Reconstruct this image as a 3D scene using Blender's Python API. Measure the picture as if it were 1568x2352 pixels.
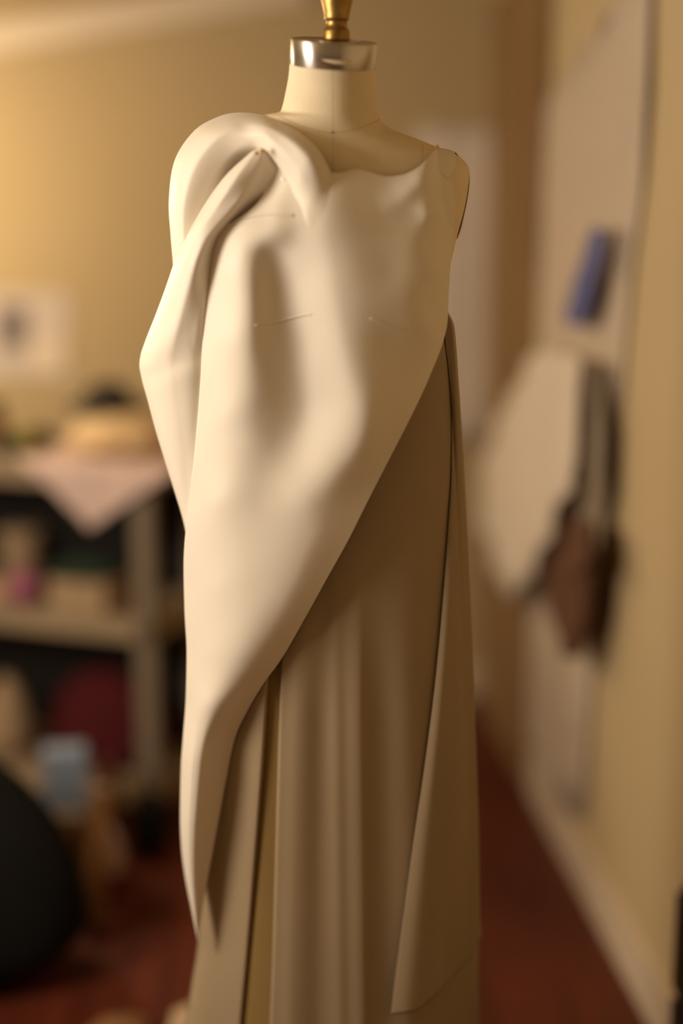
import bpy, bmesh, math, random
import numpy as np
from mathutils import Vector, Matrix

for o in list(bpy.data.objects): bpy.data.objects.remove(o)
S = bpy.context.scene
COL = S.collection
random.seed(7)

# ------------------------------------------------------------------ camera
FPX = 3400.0                       # focal length in pixels of the 1568x2352 frame
PITCH = math.radians(12.0)
CAM = np.array([0.0, -1.95, 1.50])
cam = bpy.data.cameras.new('camera')
cam.sensor_fit = 'VERTICAL'; cam.sensor_height = 36.0; cam.sensor_width = 24.0
cam.lens = FPX / 2352 * 36.0
cam.clip_start = 0.05
cam.dof.use_dof = True
cam.dof.focus_distance = 1.92
cam.dof.aperture_fstop = 0.58
cam_o = bpy.data.objects.new('camera', cam); COL.objects.link(cam_o)
cam_o.location = CAM; cam_o.rotation_euler = (math.pi/2 - PITCH, 0, 0)
S.camera = cam_o

# ------------------------------------------------------------------ light
world = bpy.data.worlds.new('world'); S.world = world; world.use_nodes = True
bg = world.node_tree.nodes['Background']
bg.inputs[0].default_value = (1.0, 0.70, 0.36, 1); bg.inputs[1].default_value = 0.25

def lamp(name, loc, power, color, radius):
    l = bpy.data.lights.new(name, 'POINT'); l.energy = power; l.color = color; l.shadow_soft_size = radius
    o = bpy.data.objects.new(name, l); COL.objects.link(o); o.location = loc
    return o
lamp('lamp_light', (-1.45, -0.52, 1.58), 100, (1.0, 0.895, 0.765), 0.30)
lamp('back_fill_light', (-1.45, 1.75, 1.56), 36, (1.0, 0.82, 0.56), 0.12)  # unseen fill light, added to brighten the back wall and shelves

vs = S.view_settings
vs.view_transform = 'Standard'; vs.look = 'None'; vs.gamma = 1.0; vs.use_curve_mapping = False
vs.exposure = 0.0

# ------------------------------------------------------------------ helpers
cp, sp = math.cos(PITCH), math.sin(PITCH)
def unproj(px, py, Y):
    """pixel (frame 1568x2352) to the point of its ray that lies on the plane y = Y"""
    px = np.asarray(px, float); py = np.asarray(py, float); Y = np.asarray(Y, float)
    a = (px - 784) / FPX; b = (1176 - py) / FPX
    ry = cp + b*sp; rz = -sp + b*cp
    t = (Y - CAM[1]) / ry
    return np.stack([CAM[0] + a*t, CAM[1] + t*ry, CAM[2] + t*rz], -1)
def pt(px, py, Y): return Vector(unproj(px, py, Y).tolist())

def herm(pts):
    """smooth 1-d interpolation through (x, y) pairs with limited tangents"""
    p = sorted(pts); x = np.array([q[0] for q in p], float); y = np.array([q[1] for q in p], float)
    dl = np.diff(y)/np.diff(x); m = np.zeros(len(x)); m[0] = dl[0]; m[-1] = dl[-1]
    for i in range(1, len(x)-1):
        if dl[i-1]*dl[i] > 0:
            w1 = 2*(x[i+1]-x[i])+(x[i]-x[i-1]); w2 = (x[i+1]-x[i])+2*(x[i]-x[i-1])
            m[i] = (w1+w2)/(w1/dl[i-1]+w2/dl[i])
    def f(q):
        q = np.clip(np.asarray(q, float), x[0], x[-1])
        i = np.clip(np.searchsorted(x, q)-1, 0, len(x)-2)
        h = x[i+1]-x[i]; t = (q-x[i])/h
        return ((2*t**3-3*t**2+1)*y[i] + (t**3-2*t**2+t)*h*m[i] + (-2*t**3+3*t**2)*y[i+1] + (t**3-t**2)*h*m[i+1])
    return f
def catmull(P, n):
    """n samples of a Catmull-Rom curve through the rows of P (any dimension)"""
    P = np.array(P, float); Q = np.vstack([2*P[0]-P[1], P, 2*P[-1]-P[-2]])
    u = np.linspace(0, len(P)-1-1e-9, n); i = u.astype(int); t = (u-i)[:, None]
    a, b, c, d = Q[i], Q[i+1], Q[i+2], Q[i+3]
    return .5*((2*b)+(-a+c)*t+(2*a-5*b+4*c-d)*t*t+(-a+3*b-3*c+d)*t**3)

class TPS:
    """thin plate spline through scattered (x, y, depth) points"""
    def __init__(s, pts, lam=0.02):
        P = np.array(pts, float); s.c = P[:, :2]/100; n = len(P)
        K = s.k(s.c, s.c) + lam*np.eye(n); A = np.hstack([np.ones((n, 1)), s.c])
        M = np.block([[K, A], [A.T, np.zeros((3, 3))]])
        s.w = np.linalg.solve(M, np.concatenate([P[:, 2], np.zeros(3)]))
    @staticmethod
    def k(a, b):
        r2 = ((a[:, None]-b[None])**2).sum(-1)
        return .5*r2*np.log(r2+1e-12)
    def __call__(s, x, y):
        sh = np.shape(x); q = np.stack([np.ravel(x), np.ravel(y)], -1)/100
        return (s.k(q, s.c)@s.w[:-3] + s.w[-3] + q@s.w[-2:]).reshape(sh)

def ridge(x, y, path):
    """fold along a path of (x, y, height, width left, width right), all in pixels / cm"""
    C = catmull(path, 260); sh = np.shape(x)
    q = np.stack([np.ravel(x), np.ravel(y)], -1)
    d2 = (q[:, None, 0]-C[None, :, 0])**2 + (q[:, None, 1]-C[None, :, 1])**2
    d2s = d2; k = np.argmin(d2s, 1); D = np.sqrt(d2[np.arange(len(q)), k])
    T = np.gradient(C[:, :2], axis=0)[k]; v = q-C[k, :2]
    side = T[:, 0]*v[:, 1]-T[:, 1]*v[:, 0]           # > 0 : image left of a path that runs down
    sg = 1/(1+np.exp(-side/np.maximum(np.hypot(T[:, 0], T[:, 1]), 1e-6)/6.0))
    w = C[k, 3]*sg+C[k, 4]*(1-sg)
    return (C[k, 2]*np.exp(-(D/w)**2)).reshape(sh)

def link(name, me, m=None, parent=None, smooth=True):
    o = bpy.data.objects.new(name, me); COL.objects.link(o)
    if m is not None and not me.materials: me.materials.append(m)
    if smooth: me.shade_smooth()
    if parent is not None:
        o.parent = parent
        if parent.type == 'EMPTY': o.matrix_parent_inverse = Matrix.Translation(-parent.location)   # vertices are in world space
    return o
def thing(name, label, cat, loc=(0, 0, 0), group=None):
    o = bpy.data.objects.new(name, None); COL.objects.link(o); o.location = loc; o.empty_display_size = .05
    o['label'] = label; o['category'] = cat
    if group: o['group'] = group
    return o
def tag(o, label, cat, group=None):
    o['label'] = label; o['category'] = cat
    if group: o['group'] = group
    return o
def struct(o, label=None, cat=None):
    o['kind'] = 'structure'
    if label: o['label'] = label
    if cat: o['category'] = cat
    return o
def grid_mesh(name, V, close=False):
    """V : rows x cols x 3"""
    r, c = V.shape[:2]; idx = np.arange(r*c).reshape(r, c)
    if close: idx = np.hstack([idx, idx[:, :1]])
    f = np.stack([idx[:-1, :-1], idx[1:, :-1], idx[1:, 1:], idx[:-1, 1:]], -1).reshape(-1, 4)
    me = bpy.data.meshes.new(name); me.from_pydata(V.reshape(-1, 3).tolist(), [], f.tolist()); me.update()
    return me
def sheet(name, V, m, parent, thick=0.0012, close=False):
    o = link(name, grid_mesh(name, V, close), m, parent)
    s = o.modifiers.new('thickness', 'SOLIDIFY'); s.thickness = thick; s.offset = -1
    return o
def bm_mesh(name, bm):
    bmesh.ops.recalc_face_normals(bm, faces=bm.faces)
    me = bpy.data.meshes.new(name); bm.to_mesh(me); bm.free(); return me
def box(name, lo, hi, m, parent=None, bevel=.004, rot=0, piv=None):
    bm = bmesh.new(); bmesh.ops.create_cube(bm, size=1)
    lo = Vector(lo); hi = Vector(hi)
    for v in bm.verts: v.co = Vector([(lo[i]+hi[i])/2+v.co[i]*(hi[i]-lo[i]) for i in range(3)])
    if bevel: bmesh.ops.bevel(bm, geom=bm.edges[:], offset=bevel, segments=2, profile=.6, affect='EDGES')
    if rot:
        bmesh.ops.rotate(bm, verts=bm.verts, cent=Vector(piv) if piv is not None else Vector(), matrix=Matrix.Rotation(rot, 3, 'Z'))
    return link(name, bm_mesh(name, bm), m, parent, smooth=False)
def lathe(name, prof, m, parent=None, n=64, mat4=None, close_top=True, close_bot=True):
    """prof : (radius, height) from the bottom up"""
    bm = bmesh.new(); rings = []
    for r, h in prof:
        rings.append([bm.verts.new((r*math.cos(2*math.pi*k/n), r*math.sin(2*math.pi*k/n), h)) for k in range(n)])
    for a, b in zip(rings, rings[1:]):
        for k in range(n): bm.faces.new((a[k], a[(k+1) % n], b[(k+1) % n], b[k]))
    if close_bot: bm.faces.new(rings[0][::-1])
    if close_top: bm.faces.new(rings[-1])
    if mat4 is not None: bmesh.ops.transform(bm, matrix=mat4, verts=bm.verts)
    o = link(name, bm_mesh(name, bm), m, parent)
    return o
def tube(name, pts, r, m, parent=None, n=8, radii=None):
    P = [Vector(p) for p in pts]; bm = bmesh.new(); rings = []
    for i, p in enumerate(P):
        t = (P[min(i+1, len(P)-1)]-P[max(i-1, 0)]).normalized()
        a = t.orthogonal().normalized() if i == 0 else (a - t*a.dot(t)).normalized()
        b = t.cross(a); rr = radii[i] if radii else r
        rings.append([bm.verts.new(p+(a*math.cos(2*math.pi*k/n)+b*math.sin(2*math.pi*k/n))*rr) for k in range(n)])
    for u, v in zip(rings, rings[1:]):
        for k in range(n): bm.faces.new((u[k], u[(k+1) % n], v[(k+1) % n], v[k]))
    bm.faces.new(rings[0][::-1]); bm.faces.new(rings[-1])
    return link(name, bm_mesh(name, bm), m, parent)
def ball(name, c, r, m, parent=None, seg=16):
    bm = bmesh.new(); bmesh.ops.create_uvsphere(bm, u_segments=seg, v_segments=seg//2, radius=1)
    for v in bm.verts: v.co = Vector(c)+Vector([v.co[i]*(r[i] if hasattr(r, '__len__') else r) for i in range(3)])
    return link(name, bm_mesh(name, bm), m, parent)
def heap(name, c, r, m, parent=None, amp=.12, freq=3, seed=0, flat=.35, rotz=0):
    """crumpled soft heap resting on z = c.z : a rounded body with folds and a flattened underside"""
    rnd = random.Random(seed); ph = [rnd.uniform(0, 6.28) for _ in range(8)]
    bm = bmesh.new(); bmesh.ops.create_uvsphere(bm, u_segments=48, v_segments=28, radius=1)
    for v in bm.verts:
        th = math.atan2(v.co.y, v.co.x); k = 1
        k += amp*math.sin(freq*th+ph[0]+2.2*v.co.z)*(1-abs(v.co.z)) + amp*.6*math.sin((freq*2+1)*th+ph[1]-3*v.co.z)*(1-abs(v.co.z)**2)
        k += amp*.5*math.sin(5*v.co.x+ph[2])*math.sin(4*v.co.y+ph[3])
        z = v.co.z if v.co.z > 0 else v.co.z*flat
        x, y = v.co.x*k*r[0], v.co.y*k*r[1]
        v.co = Vector((c[0]+x*math.cos(rotz)-y*math.sin(rotz), c[1]+x*math.sin(rotz)+y*math.cos(rotz), c[2]+(z*(.6+.4*k)+flat)*r[2]/(1+flat)*1.0))
    zmin = min(v.co.z for v in bm.verts)
    for v in bm.verts: v.co.z += c[2]-zmin
    return link(name, bm_mesh(name, bm), m, parent)

# ------------------------------------------------------------------ materials
def mat(name, col, rough=.7, metal=0, var=.06, scale=8, bump=0, bscale=200, sheen=0, transl=0, spec=.3, coat=0):
    m = bpy.data.materials.new(name); m.use_nodes = True; nt = m.node_tree; N = nt.nodes; L = nt.links
    b = N['Principled BSDF']; out = N['Material Output']
    b.inputs['Roughness'].default_value = rough; b.inputs['Metallic'].default_value = metal
    b.inputs['Specular IOR Level'].default_value = spec
    if sheen:
        b.inputs['Sheen Weight'].default_value = sheen; b.inputs['Sheen Roughness'].default_value = .4
        b.inputs['Sheen Tint'].default_value = (1, .93, .82, 1)
    if coat: b.inputs['Coat Weight'].default_value = coat
    tc = N.new('ShaderNodeTexCoord'); nz = N.new('ShaderNodeTexNoise'); nz.inputs['Scale'].default_value = scale; nz.inputs['Detail'].default_value = 4
    L.new(tc.outputs['Object'], nz.inputs['Vector'])
    r = N.new('ShaderNodeValToRGB'); e = r.color_ramp.elements
    e[0].position = .3; e[1].position = .7
    e[0].color = (*[c*(1-var) for c in col], 1); e[1].color = (*[min(1, c*(1+var)) for c in col], 1)
    L.new(nz.outputs['Fac'], r.inputs[0]); L.new(r.outputs[0], b.inputs['Base Color'])
    if bump:
        n2 = N.new('ShaderNodeTexNoise'); n2.inputs['Scale'].default_value = bscale; n2.inputs['Detail'].default_value = 3
        L.new(tc.outputs['Object'], n2.inputs['Vector'])
        bp = N.new('ShaderNodeBump'); bp.inputs['Strength'].default_value = bump; bp.inputs['Distance'].default_value = .002
        L.new(n2.outputs['Fac'], bp.inputs['Height']); L.new(bp.outputs[0], b.inputs['Normal'])
    if transl:
        tr = N.new('ShaderNodeBsdfTranslucent'); L.new(r.outputs[0], tr.inputs['Color'])
        mx = N.new('ShaderNodeMixShader'); mx.inputs[0].default_value = transl
        L.new(b.outputs[0], mx.inputs[1]); L.new(tr.outputs[0], mx.inputs[2]); L.new(mx.outputs[0], out.inputs['Surface'])
    return m
def linen_mat(name, col):
    """woven linen: two crossed wave patterns for thread, noise for slubs"""
    m = mat(name, col, rough=.85, var=.05, scale=30, spec=.2); nt = m.node_tree; N = nt.nodes; L = nt.links
    b = N['Principled BSDF']; tc = [n for n in N if n.type == 'TEX_COORD'][0]
    mp = N.new('ShaderNodeMapping'); mp.inputs['Scale'].default_value = (900, 900, 60); L.new(tc.outputs['Object'], mp.inputs[0])
    mq = N.new('ShaderNodeMapping'); mq.inputs['Scale'].default_value = (60, 60, 1100); L.new(tc.outputs['Object'], mq.inputs[0])
    a = N.new('ShaderNodeTexNoise'); a.inputs['Scale'].default_value = 1; L.new(mp.outputs[0], a.inputs['Vector'])
    c = N.new('ShaderNodeTexNoise'); c.inputs['Scale'].default_value = 1; L.new(mq.outputs[0], c.inputs['Vector'])
    ad = N.new('ShaderNodeMath'); ad.operation = 'ADD'; L.new(a.outputs[0], ad.inputs[0]); L.new(c.outputs[0], ad.inputs[1])
    bp = N.new('ShaderNodeBump'); bp.inputs['Strength'].default_value = .25; bp.inputs['Distance'].default_value = .001
    L.new(ad.outputs[0], bp.inputs['Height']); L.new(bp.outputs[0], b.inputs['Normal'])
    return m
def floor_mat():
    m = mat('floor_wood', (.090, .017, .0065), rough=.5, var=.3, scale=3, spec=.25)
    nt = m.node_tree; N = nt.nodes; L = nt.links
    tc = [n for n in N if n.type == 'TEX_COORD'][0]; nz = [n for n in N if n.type == 'TEX_NOISE'][0]
    mp = N.new('ShaderNodeMapping'); mp.inputs['Scale'].default_value = (9, .8, 1); L.new(tc.outputs['Object'], mp.inputs[0]); L.new(mp.outputs[0], nz.inputs['Vector'])
    return m
M = dict(
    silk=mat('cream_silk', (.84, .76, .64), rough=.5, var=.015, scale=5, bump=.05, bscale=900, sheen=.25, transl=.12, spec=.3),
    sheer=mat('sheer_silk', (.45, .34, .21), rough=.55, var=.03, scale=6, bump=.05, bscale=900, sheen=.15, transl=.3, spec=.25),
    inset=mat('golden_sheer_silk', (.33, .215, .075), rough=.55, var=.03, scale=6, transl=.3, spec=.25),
    linen=linen_mat('form_linen', (.74, .62, .43)),
    seam=mat('seam_thread', (.34, .25, .15), .9),
    steel=mat('brushed_steel', (.62, .58, .54), rough=.22, metal=1, var=.05, scale=40),
    brass=mat('aged_brass', (.34, .21, .065), rough=.40, metal=1, var=.25, scale=60, bump=.1, bscale=300),
    black=mat('black_trim', (.012, .011, .014), .6),
    pinhead=mat('pin_yellow', (.50, .24, .01), rough=.3, var=.05, spec=.5),
    pinsteel=mat('pin_steel', (.8, .78, .75), rough=.2, metal=1),
    tape=mat('style_tape', (.76, .68, .575), rough=.8, var=.03),
    wall_lit=mat('wall_paint_lit', (.52, .395, .22), rough=.85, var=.03, scale=2, bump=.04, bscale=60),  # same tan as the back wall, lightened for the light falling on it
    wall=mat('wall_paint_dim', (.43, .315, .165), rough=.85, var=.03, scale=2, bump=.04, bscale=60),  # same tan, darkened for the dimmer light at the back
    ceil=mat('ceiling_paint', (.50, .38, .20), rough=.9, var=.03, scale=2),
    trim=mat('trim_paint', (.62, .50, .36), rough=.6, var=.03),
    floor=floor_mat(),
    paper=mat('pattern_paper', (.66, .56, .46), rough=.9, var=.06, scale=6),
    whitecloth=mat('white_cotton', (.66, .56, .45), rough=.9, var=.03, scale=6),
    printpaper=mat('print_paper', (.50, .41, .34), rough=.9, var=.05, scale=6),
    muslin=mat('white_muslin', (.58, .47, .36), rough=.9, var=.04, scale=6, transl=.1),
    pinkcloth=mat('pale_pink_cloth', (.62, .46, .40), rough=.9, var=.06, scale=12),
    creamcloth=mat('cream_cloth', (.66, .46, .24), rough=.9, var=.08, scale=14),
    shelf=mat('shelf_board', (.34, .25, .15), rough=.7, var=.08, scale=9),
    post=mat('shelf_post', (.20, .155, .105), rough=.6, var=.06, scale=9),
    dark=mat('cavity_shade', (.012, .009, .007), rough=.9, var=.1),  # shade of the shelf cavity put into the colour
    blackbag=mat('black_bag', (.007, .0065, .006), rough=.75, spec=.12, var=.2, scale=10, bump=.3, bscale=30),
    redcloth=mat('dark_red_cloth', (.07, .004, .006), rough=.9, var=.15, scale=10),
    blue=mat('pale_blue_card', (.22, .27, .36), rough=.7, var=.05),
    navy=mat('blue_cloth', (.10, .11, .26), rough=.85, var=.06),
    brownbag=mat('brown_leather', (.12, .055, .032), rough=.5, var=.15, scale=14, bump=.2, bscale=80),
    strap=mat('grey_strap', (.24, .19, .14), rough=.7),
    magenta=mat('magenta_yarn', (.36, .12, .18), rough=.95, var=.12, scale=30, bump=.6, bscale=120),
    green=mat('dark_green_cloth', (.02, .04, .022), rough=.9, var=.1),
    olive=mat('olive_yarn', (.24, .20, .03), rough=.95, var=.15, scale=30, bump=.6, bscale=120),
    wood=mat('amber_jar', (.20, .07, .015), rough=.35, var=.15),
    beige=mat('beige_card', (.42, .29, .17), rough=.85, var=.06),
    tan=mat('tan_cardboard', (.20, .095, .035), rough=.9, var=.08),
    hat=mat('dark_felt', (.035, .026, .017), rough=.95),
    photo=mat('grey_print', (.13, .10, .09), rough=.6),
    doorwood=mat('brown_door_wood', (.235, .135, .055), rough=.6, var=.1, scale=6),
    cabinet=mat('shade_wood', (.028, .016, .008), rough=.5, var=.2),  # near-black, carries the darkening of the frame corner
)

sb = M['steel'].node_tree; pb = sb.nodes['Principled BSDF']
pb.inputs['Roughness'].default_value = .34; pb.inputs['Anisotropic'].default_value = .9; pb.inputs['Anisotropic Rotation'].default_value = .25
tg = sb.nodes.new('ShaderNodeTangent'); tg.direction_type = 'RADIAL'; tg.axis = 'Z'; sb.links.new(tg.outputs[0], pb.inputs['Tangent'])

# ------------------------------------------------------------------ the room
YB = 2.40                                             # back wall
def wall_r(Y): return .627 - .080*Y                    # right wall, seen nearly edge-on
def poly_prism(name, pts, off, m, parent=None, bevel=0):
    """a flat outline (list of points) given thickness along off"""
    bm = bmesh.new(); a = [bm.verts.new(p) for p in pts]; b = [bm.verts.new(Vector(p)+Vector(off)) for p in pts]
    bm.faces.new(a); bm.faces.new(b[::-1]); n = len(a)
    for i in range(n): bm.faces.new((a[i], b[i], b[(i+1) % n], a[(i+1) % n]))
    if bevel: bmesh.ops.bevel(bm, geom=bm.edges[:], offset=bevel, segments=2, profile=.6, affect='EDGES')
    return link(name, bm_mesh(name, bm), m, parent, smooth=False)
RX = wall_r(YB)
struct(box('floor', (-3.2, -3.2, -.05), (1.1, YB+.1, 0), M['floor'], bevel=0))
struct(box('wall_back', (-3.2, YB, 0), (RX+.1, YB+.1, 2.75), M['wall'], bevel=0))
struct(poly_prism('wall_right', [(wall_r(-3.2), -3.2, 0), (RX, YB, 0), (RX, YB, 2.75), (wall_r(-3.2), -3.2, 2.75)], (.1, .008, 0), M['wall_lit']))
def ceil_z(x): return 2.135 + .16*x                    # attic ceiling that climbs to the right
struct(poly_prism('ceiling', [(-3.2, -3.2, ceil_z(-3.2)), (1.1, -3.2, ceil_z(1.1)), (1.1, YB, ceil_z(1.1)), (-3.2, YB, ceil_z(-3.2))], (0, 0, .06), M['ceil']))
struct(poly_prism('trim_1', [(-3.2, YB, ceil_z(-3.2)), (-.10, YB, ceil_z(-.10)), (-.10, YB, ceil_z(-.10)-.085), (-3.2, YB, ceil_z(-3.2)-.085)], (0, -.03, 0), M['trim']))
struct(box('baseboard_back', (-3.2, YB-.016, 0), (RX, YB, .11), M['trim'], bevel=.003))
struct(poly_prism('baseboard_right', [(wall_r(-3.0), -3.0, 0), (wall_r(1.65), 1.65, 0), (wall_r(1.65), 1.65, .11), (wall_r(-3.0), -3.0, .11)], (-.016, -.0013, 0), M['trim']))

# brown door at the far end of the right wall
def rbox(name, y0, y1, z0, z1, o0, o1, m, parent=None):
    P = [(wall_r(y0)-o0, y0, z0), (wall_r(y1)-o0, y1, z0), (wall_r(y1)-o0, y1, z1), (wall_r(y0)-o0, y0, z1)]
    return poly_prism(name, P, (-(o1-o0), 0, 0), m, parent)
dr = struct(rbox('door_1', 1.66, 2.30, .012, 2.03, .001, .030, M['doorwood']))
for z0, z1 in ((.16, .92), (1.04, 1.90)):
    for y0, y1 in ((1.74, 1.95), (2.01, 2.22)): rbox('door_panel', y0, y1, z0, z1, .0305, .038, M['doorwood'], dr)
ball('door_knob', (wall_r(1.71)-.052, 1.71, .98), .02, M['brass'], dr, 16)

# ------------------------------------------------------------------ dress form
CX = 765.0
form = thing('dress_form', 'linen covered tailoring dress form with steel neck cap, brass knob and cast stand', 'dress form', (-.01, .015, 0))
# rows of the torso: pixel row -> half width left / right (px), front and back depth (cm)
r_al = herm([(138, 99), (175, 102), (220, 110), (250, 117), (262, 122), (272, 165), (300, 178), (350, 196), (420, 215), (520, 230), (640, 240), (800, 228), (950, 200), (1100, 225), (1280, 268), (1420, 272)])
r_ar = herm([(138, 96), (175, 96.5), (220, 97), (245, 99), (262, 106), (280, 117), (296, 140), (310, 176), (325, 210), (338, 240), (352, 279), (366, 297), (385, 311), (395, 313), (420, 311), (470, 303), (540, 285), (640, 262), (800, 228), (950, 200), (1100, 225), (1280, 268), (1420, 272)])
r_f = herm([(138, 6.6), (180, 6.0), (230, 5.6), (262, 5.6), (300, 5.9), (350, 6.6), (400, 7.4), (480, 8.2), (600, 8.2), (750, 7.4), (950, 6.4), (1420, 6.8)])
r_b = herm([(138, -4.6), (180, -5.4), (230, -6.2), (262, -7.2), (320, -9), (420, -10.5), (640, -10.5), (950, -9), (1200, -12), (1420, -12)])
r_n = herm([(138, 2.0), (250, 2.0), (300, 2.1), (400, 2.5), (1420, 2.5)])
r_tilt = herm([(138, .055), (262, .045), (340, 0), (1420, 0)])     # the neck leans a little to the viewer's right
def form_depth(x, y):
    x = np.asarray(x, float); y = np.asarray(y, float)
    u = (x-CX)/np.where(x < CX, r_al(y), r_ar(y)); u = np.clip(np.abs(u), 0, 1); n = r_n(y)
    mid = (r_f(y)+r_b(y))/2
    return mid + (r_f(y)-mid)*(1-u**n)**(1/n)
def form_pt(x, y, lift=0.0):
    d = form_depth(x, y)+lift
    return unproj(x, y+(np.asarray(x)-CX)*r_tilt(y), -np.asarray(d)/100)
rows = np.concatenate([np.arange(138, 420, 3.0), np.arange(420, 1421, 20.0)])
ncol = 112; th = np.linspace(0, 2*np.pi, ncol, endpoint=False)
V = np.zeros((len(rows), ncol, 3))
for i, y in enumerate(rows):
    c, s_ = np.cos(th), np.sin(th); n = float(r_n(y))
    rr = (np.abs(c)**n+np.abs(s_)**n)**(-1/n)
    x = CX + np.where(c < 0, r_al(y), r_ar(y))*c*rr
    mid = (r_f(y)+r_b(y))/2; d = mid + (r_f(y)-mid)*s_*rr
    V[i] = unproj(x, y+(x-CX)*r_tilt(y), -d/100)
me = grid_mesh('torso', V, True)
bm = bmesh.new(); bm.from_mesh(me); bm.verts.ensure_lookup_table()
bm.faces.new([bm.verts[k] for k in range(ncol)]); bm.faces.new([bm.verts[(len(rows)-1)*ncol+k] for k in range(ncol)][::-1]); bm.to_mesh(me); bm.free()
link('torso', me, M['linen'], form)
# seams: centre front and the neckline
ys = np.linspace(158, 420, 60); tube('seam', form_pt(CX-1+0*ys, ys, -.02).tolist(), .0003, M['seam'], form, 6)
nl = catmull([(640, 266), (690, 289), (730, 301), (764, 305), (800, 301), (840, 289), (872, 274)], 50)
tube('seam', form_pt(nl[:, 0], nl[:, 1]-(nl[:, 0]-CX)*r_tilt(nl[:, 1]), -.02).tolist(), .00036, M['seam'], form, 6)
ys = np.linspace(332, 372, 14); tube('seam', form_pt(972+0*ys-(ys-312)*.05, ys, -.02).tolist(), .0003, M['seam'], form, 6)
ball('neck_point_mark', form_pt(764, 304, .02).tolist(), .0011, M['black'], form, 8)
# steel neck cap, leaning with the neck
capc = pt(763.5, 148, .000); capd = -( 1.0)/100
Rm = Matrix.Translation(pt(763.5, 150, -.010)) @ Matrix.Rotation(math.radians(3.6), 4, 'Y') @ Matrix.Rotation(math.radians(9.5), 4, 'X')
R0 = .0545
cap = lathe('neck_cap', [(R0-.002, -.002), (R0, -.001), (R0, .0285), (R0-.0006, .0295), (R0-.002, .030), (R0-.004, .0296), (R0-.005, .0286), (.024, .0282)], M['steel'], form, 96, Rm)
lathe('cap_washer', [(.0265, .0280), (.0265, .0292), (.025, .0298), (.012, .0298)], M['steel'], form, 48, Rm)
k = .000566
fin = [(.0168, .0285), (.0170, .032), (.0168, .0405), (.0162, .0425), (.0142, .0445), (.0132, .048), (.0131, .0515), (.0140, .0535), (.0156, .0545), (.0157, .058), (.0166, .064), (.0190, .073), (.0205, .081), (.0208, .0845), (.0226, .0855), (.0231, .0875), (.0226, .0895), (.0205, .0905), (.0200, .092), (.0235, .099), (.0255, .108), (.0245, .118), (.019, .127), (.010, .132), (.002, .1335)]
lathe('brass_knob', fin, M['brass'], form, 64, Matrix.Translation(pt(771, 150, -.010)) @ Matrix.Rotation(math.radians(1.2), 4, 'Y') @ Matrix.Rotation(math.radians(3), 4, 'X'))
# dark edge of the arm plate on the right shoulder
ap = catmull([(1046, 352), (1066, 374), (1078, 396), (1077, 428), (1071, 462), (1064, 495), (1057, 525), (1050, 548)], 40)
pl = np.concatenate([unproj(ap[:, 0]-2.0, ap[:, 1], .012)[:, None], unproj(ap[:, 0]-1.0, ap[:, 1]+1, .05)[:, None]], 1)
sheet('arm_plate', pl, M['black'], form, .0015)
ap2 = catmull([(1078, 402), (1077, 428), (1072, 462), (1065, 495), (1058, 525), (1050, 547)], 30)
tube('plate_binding', unproj(ap2[:, 0]-1, ap2[:, 1], .010).tolist(), .0009, M['seam'], form, 6)
notch = [unproj(x, y, .002).tolist() for x, y in ((1043, 349), (1046, 350), (1055, 361), (1045, 357))]
poly_prism('plate_notch', notch, (0, .004, 0), M['black'], form)
# stand
zb = V[-1][:, 2].mean()
lathe('pole', [(.016, .05), (.016, zb+.03)], M['black'], form, 24, Matrix.Translation((-.01, .015, 0)))
lathe('stand_hub', [(.03, .03), (.035, .05), (.03, .10), (.018, .12)], M['black'], form, 24, Matrix.Translation((-.01, .015, 0)))
for a in range(4):
    an = math.radians(45+90*a); d = Vector((math.cos(an), math.sin(an), 0)); o0 = Vector((-.01, .015, 0))
    tube('leg', [o0+d*.02+Vector((0, 0, .07)), o0+d*.10+Vector((0, 0, .055)), o0+d*.17+Vector((0, 0, .014))], .012, M['black'], form, 10, [.016, .013, .012])

# ------------------------------------------------------------------ the draped gown
gown = thing('draped_gown', 'cream silk gown draped and pinned on the dress form with twisted shoulder and sheer skirt', 'gown', (-.01, 0, 0))
def W(x, y, d): return unproj(x, y, -np.asarray(d)/100)

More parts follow.
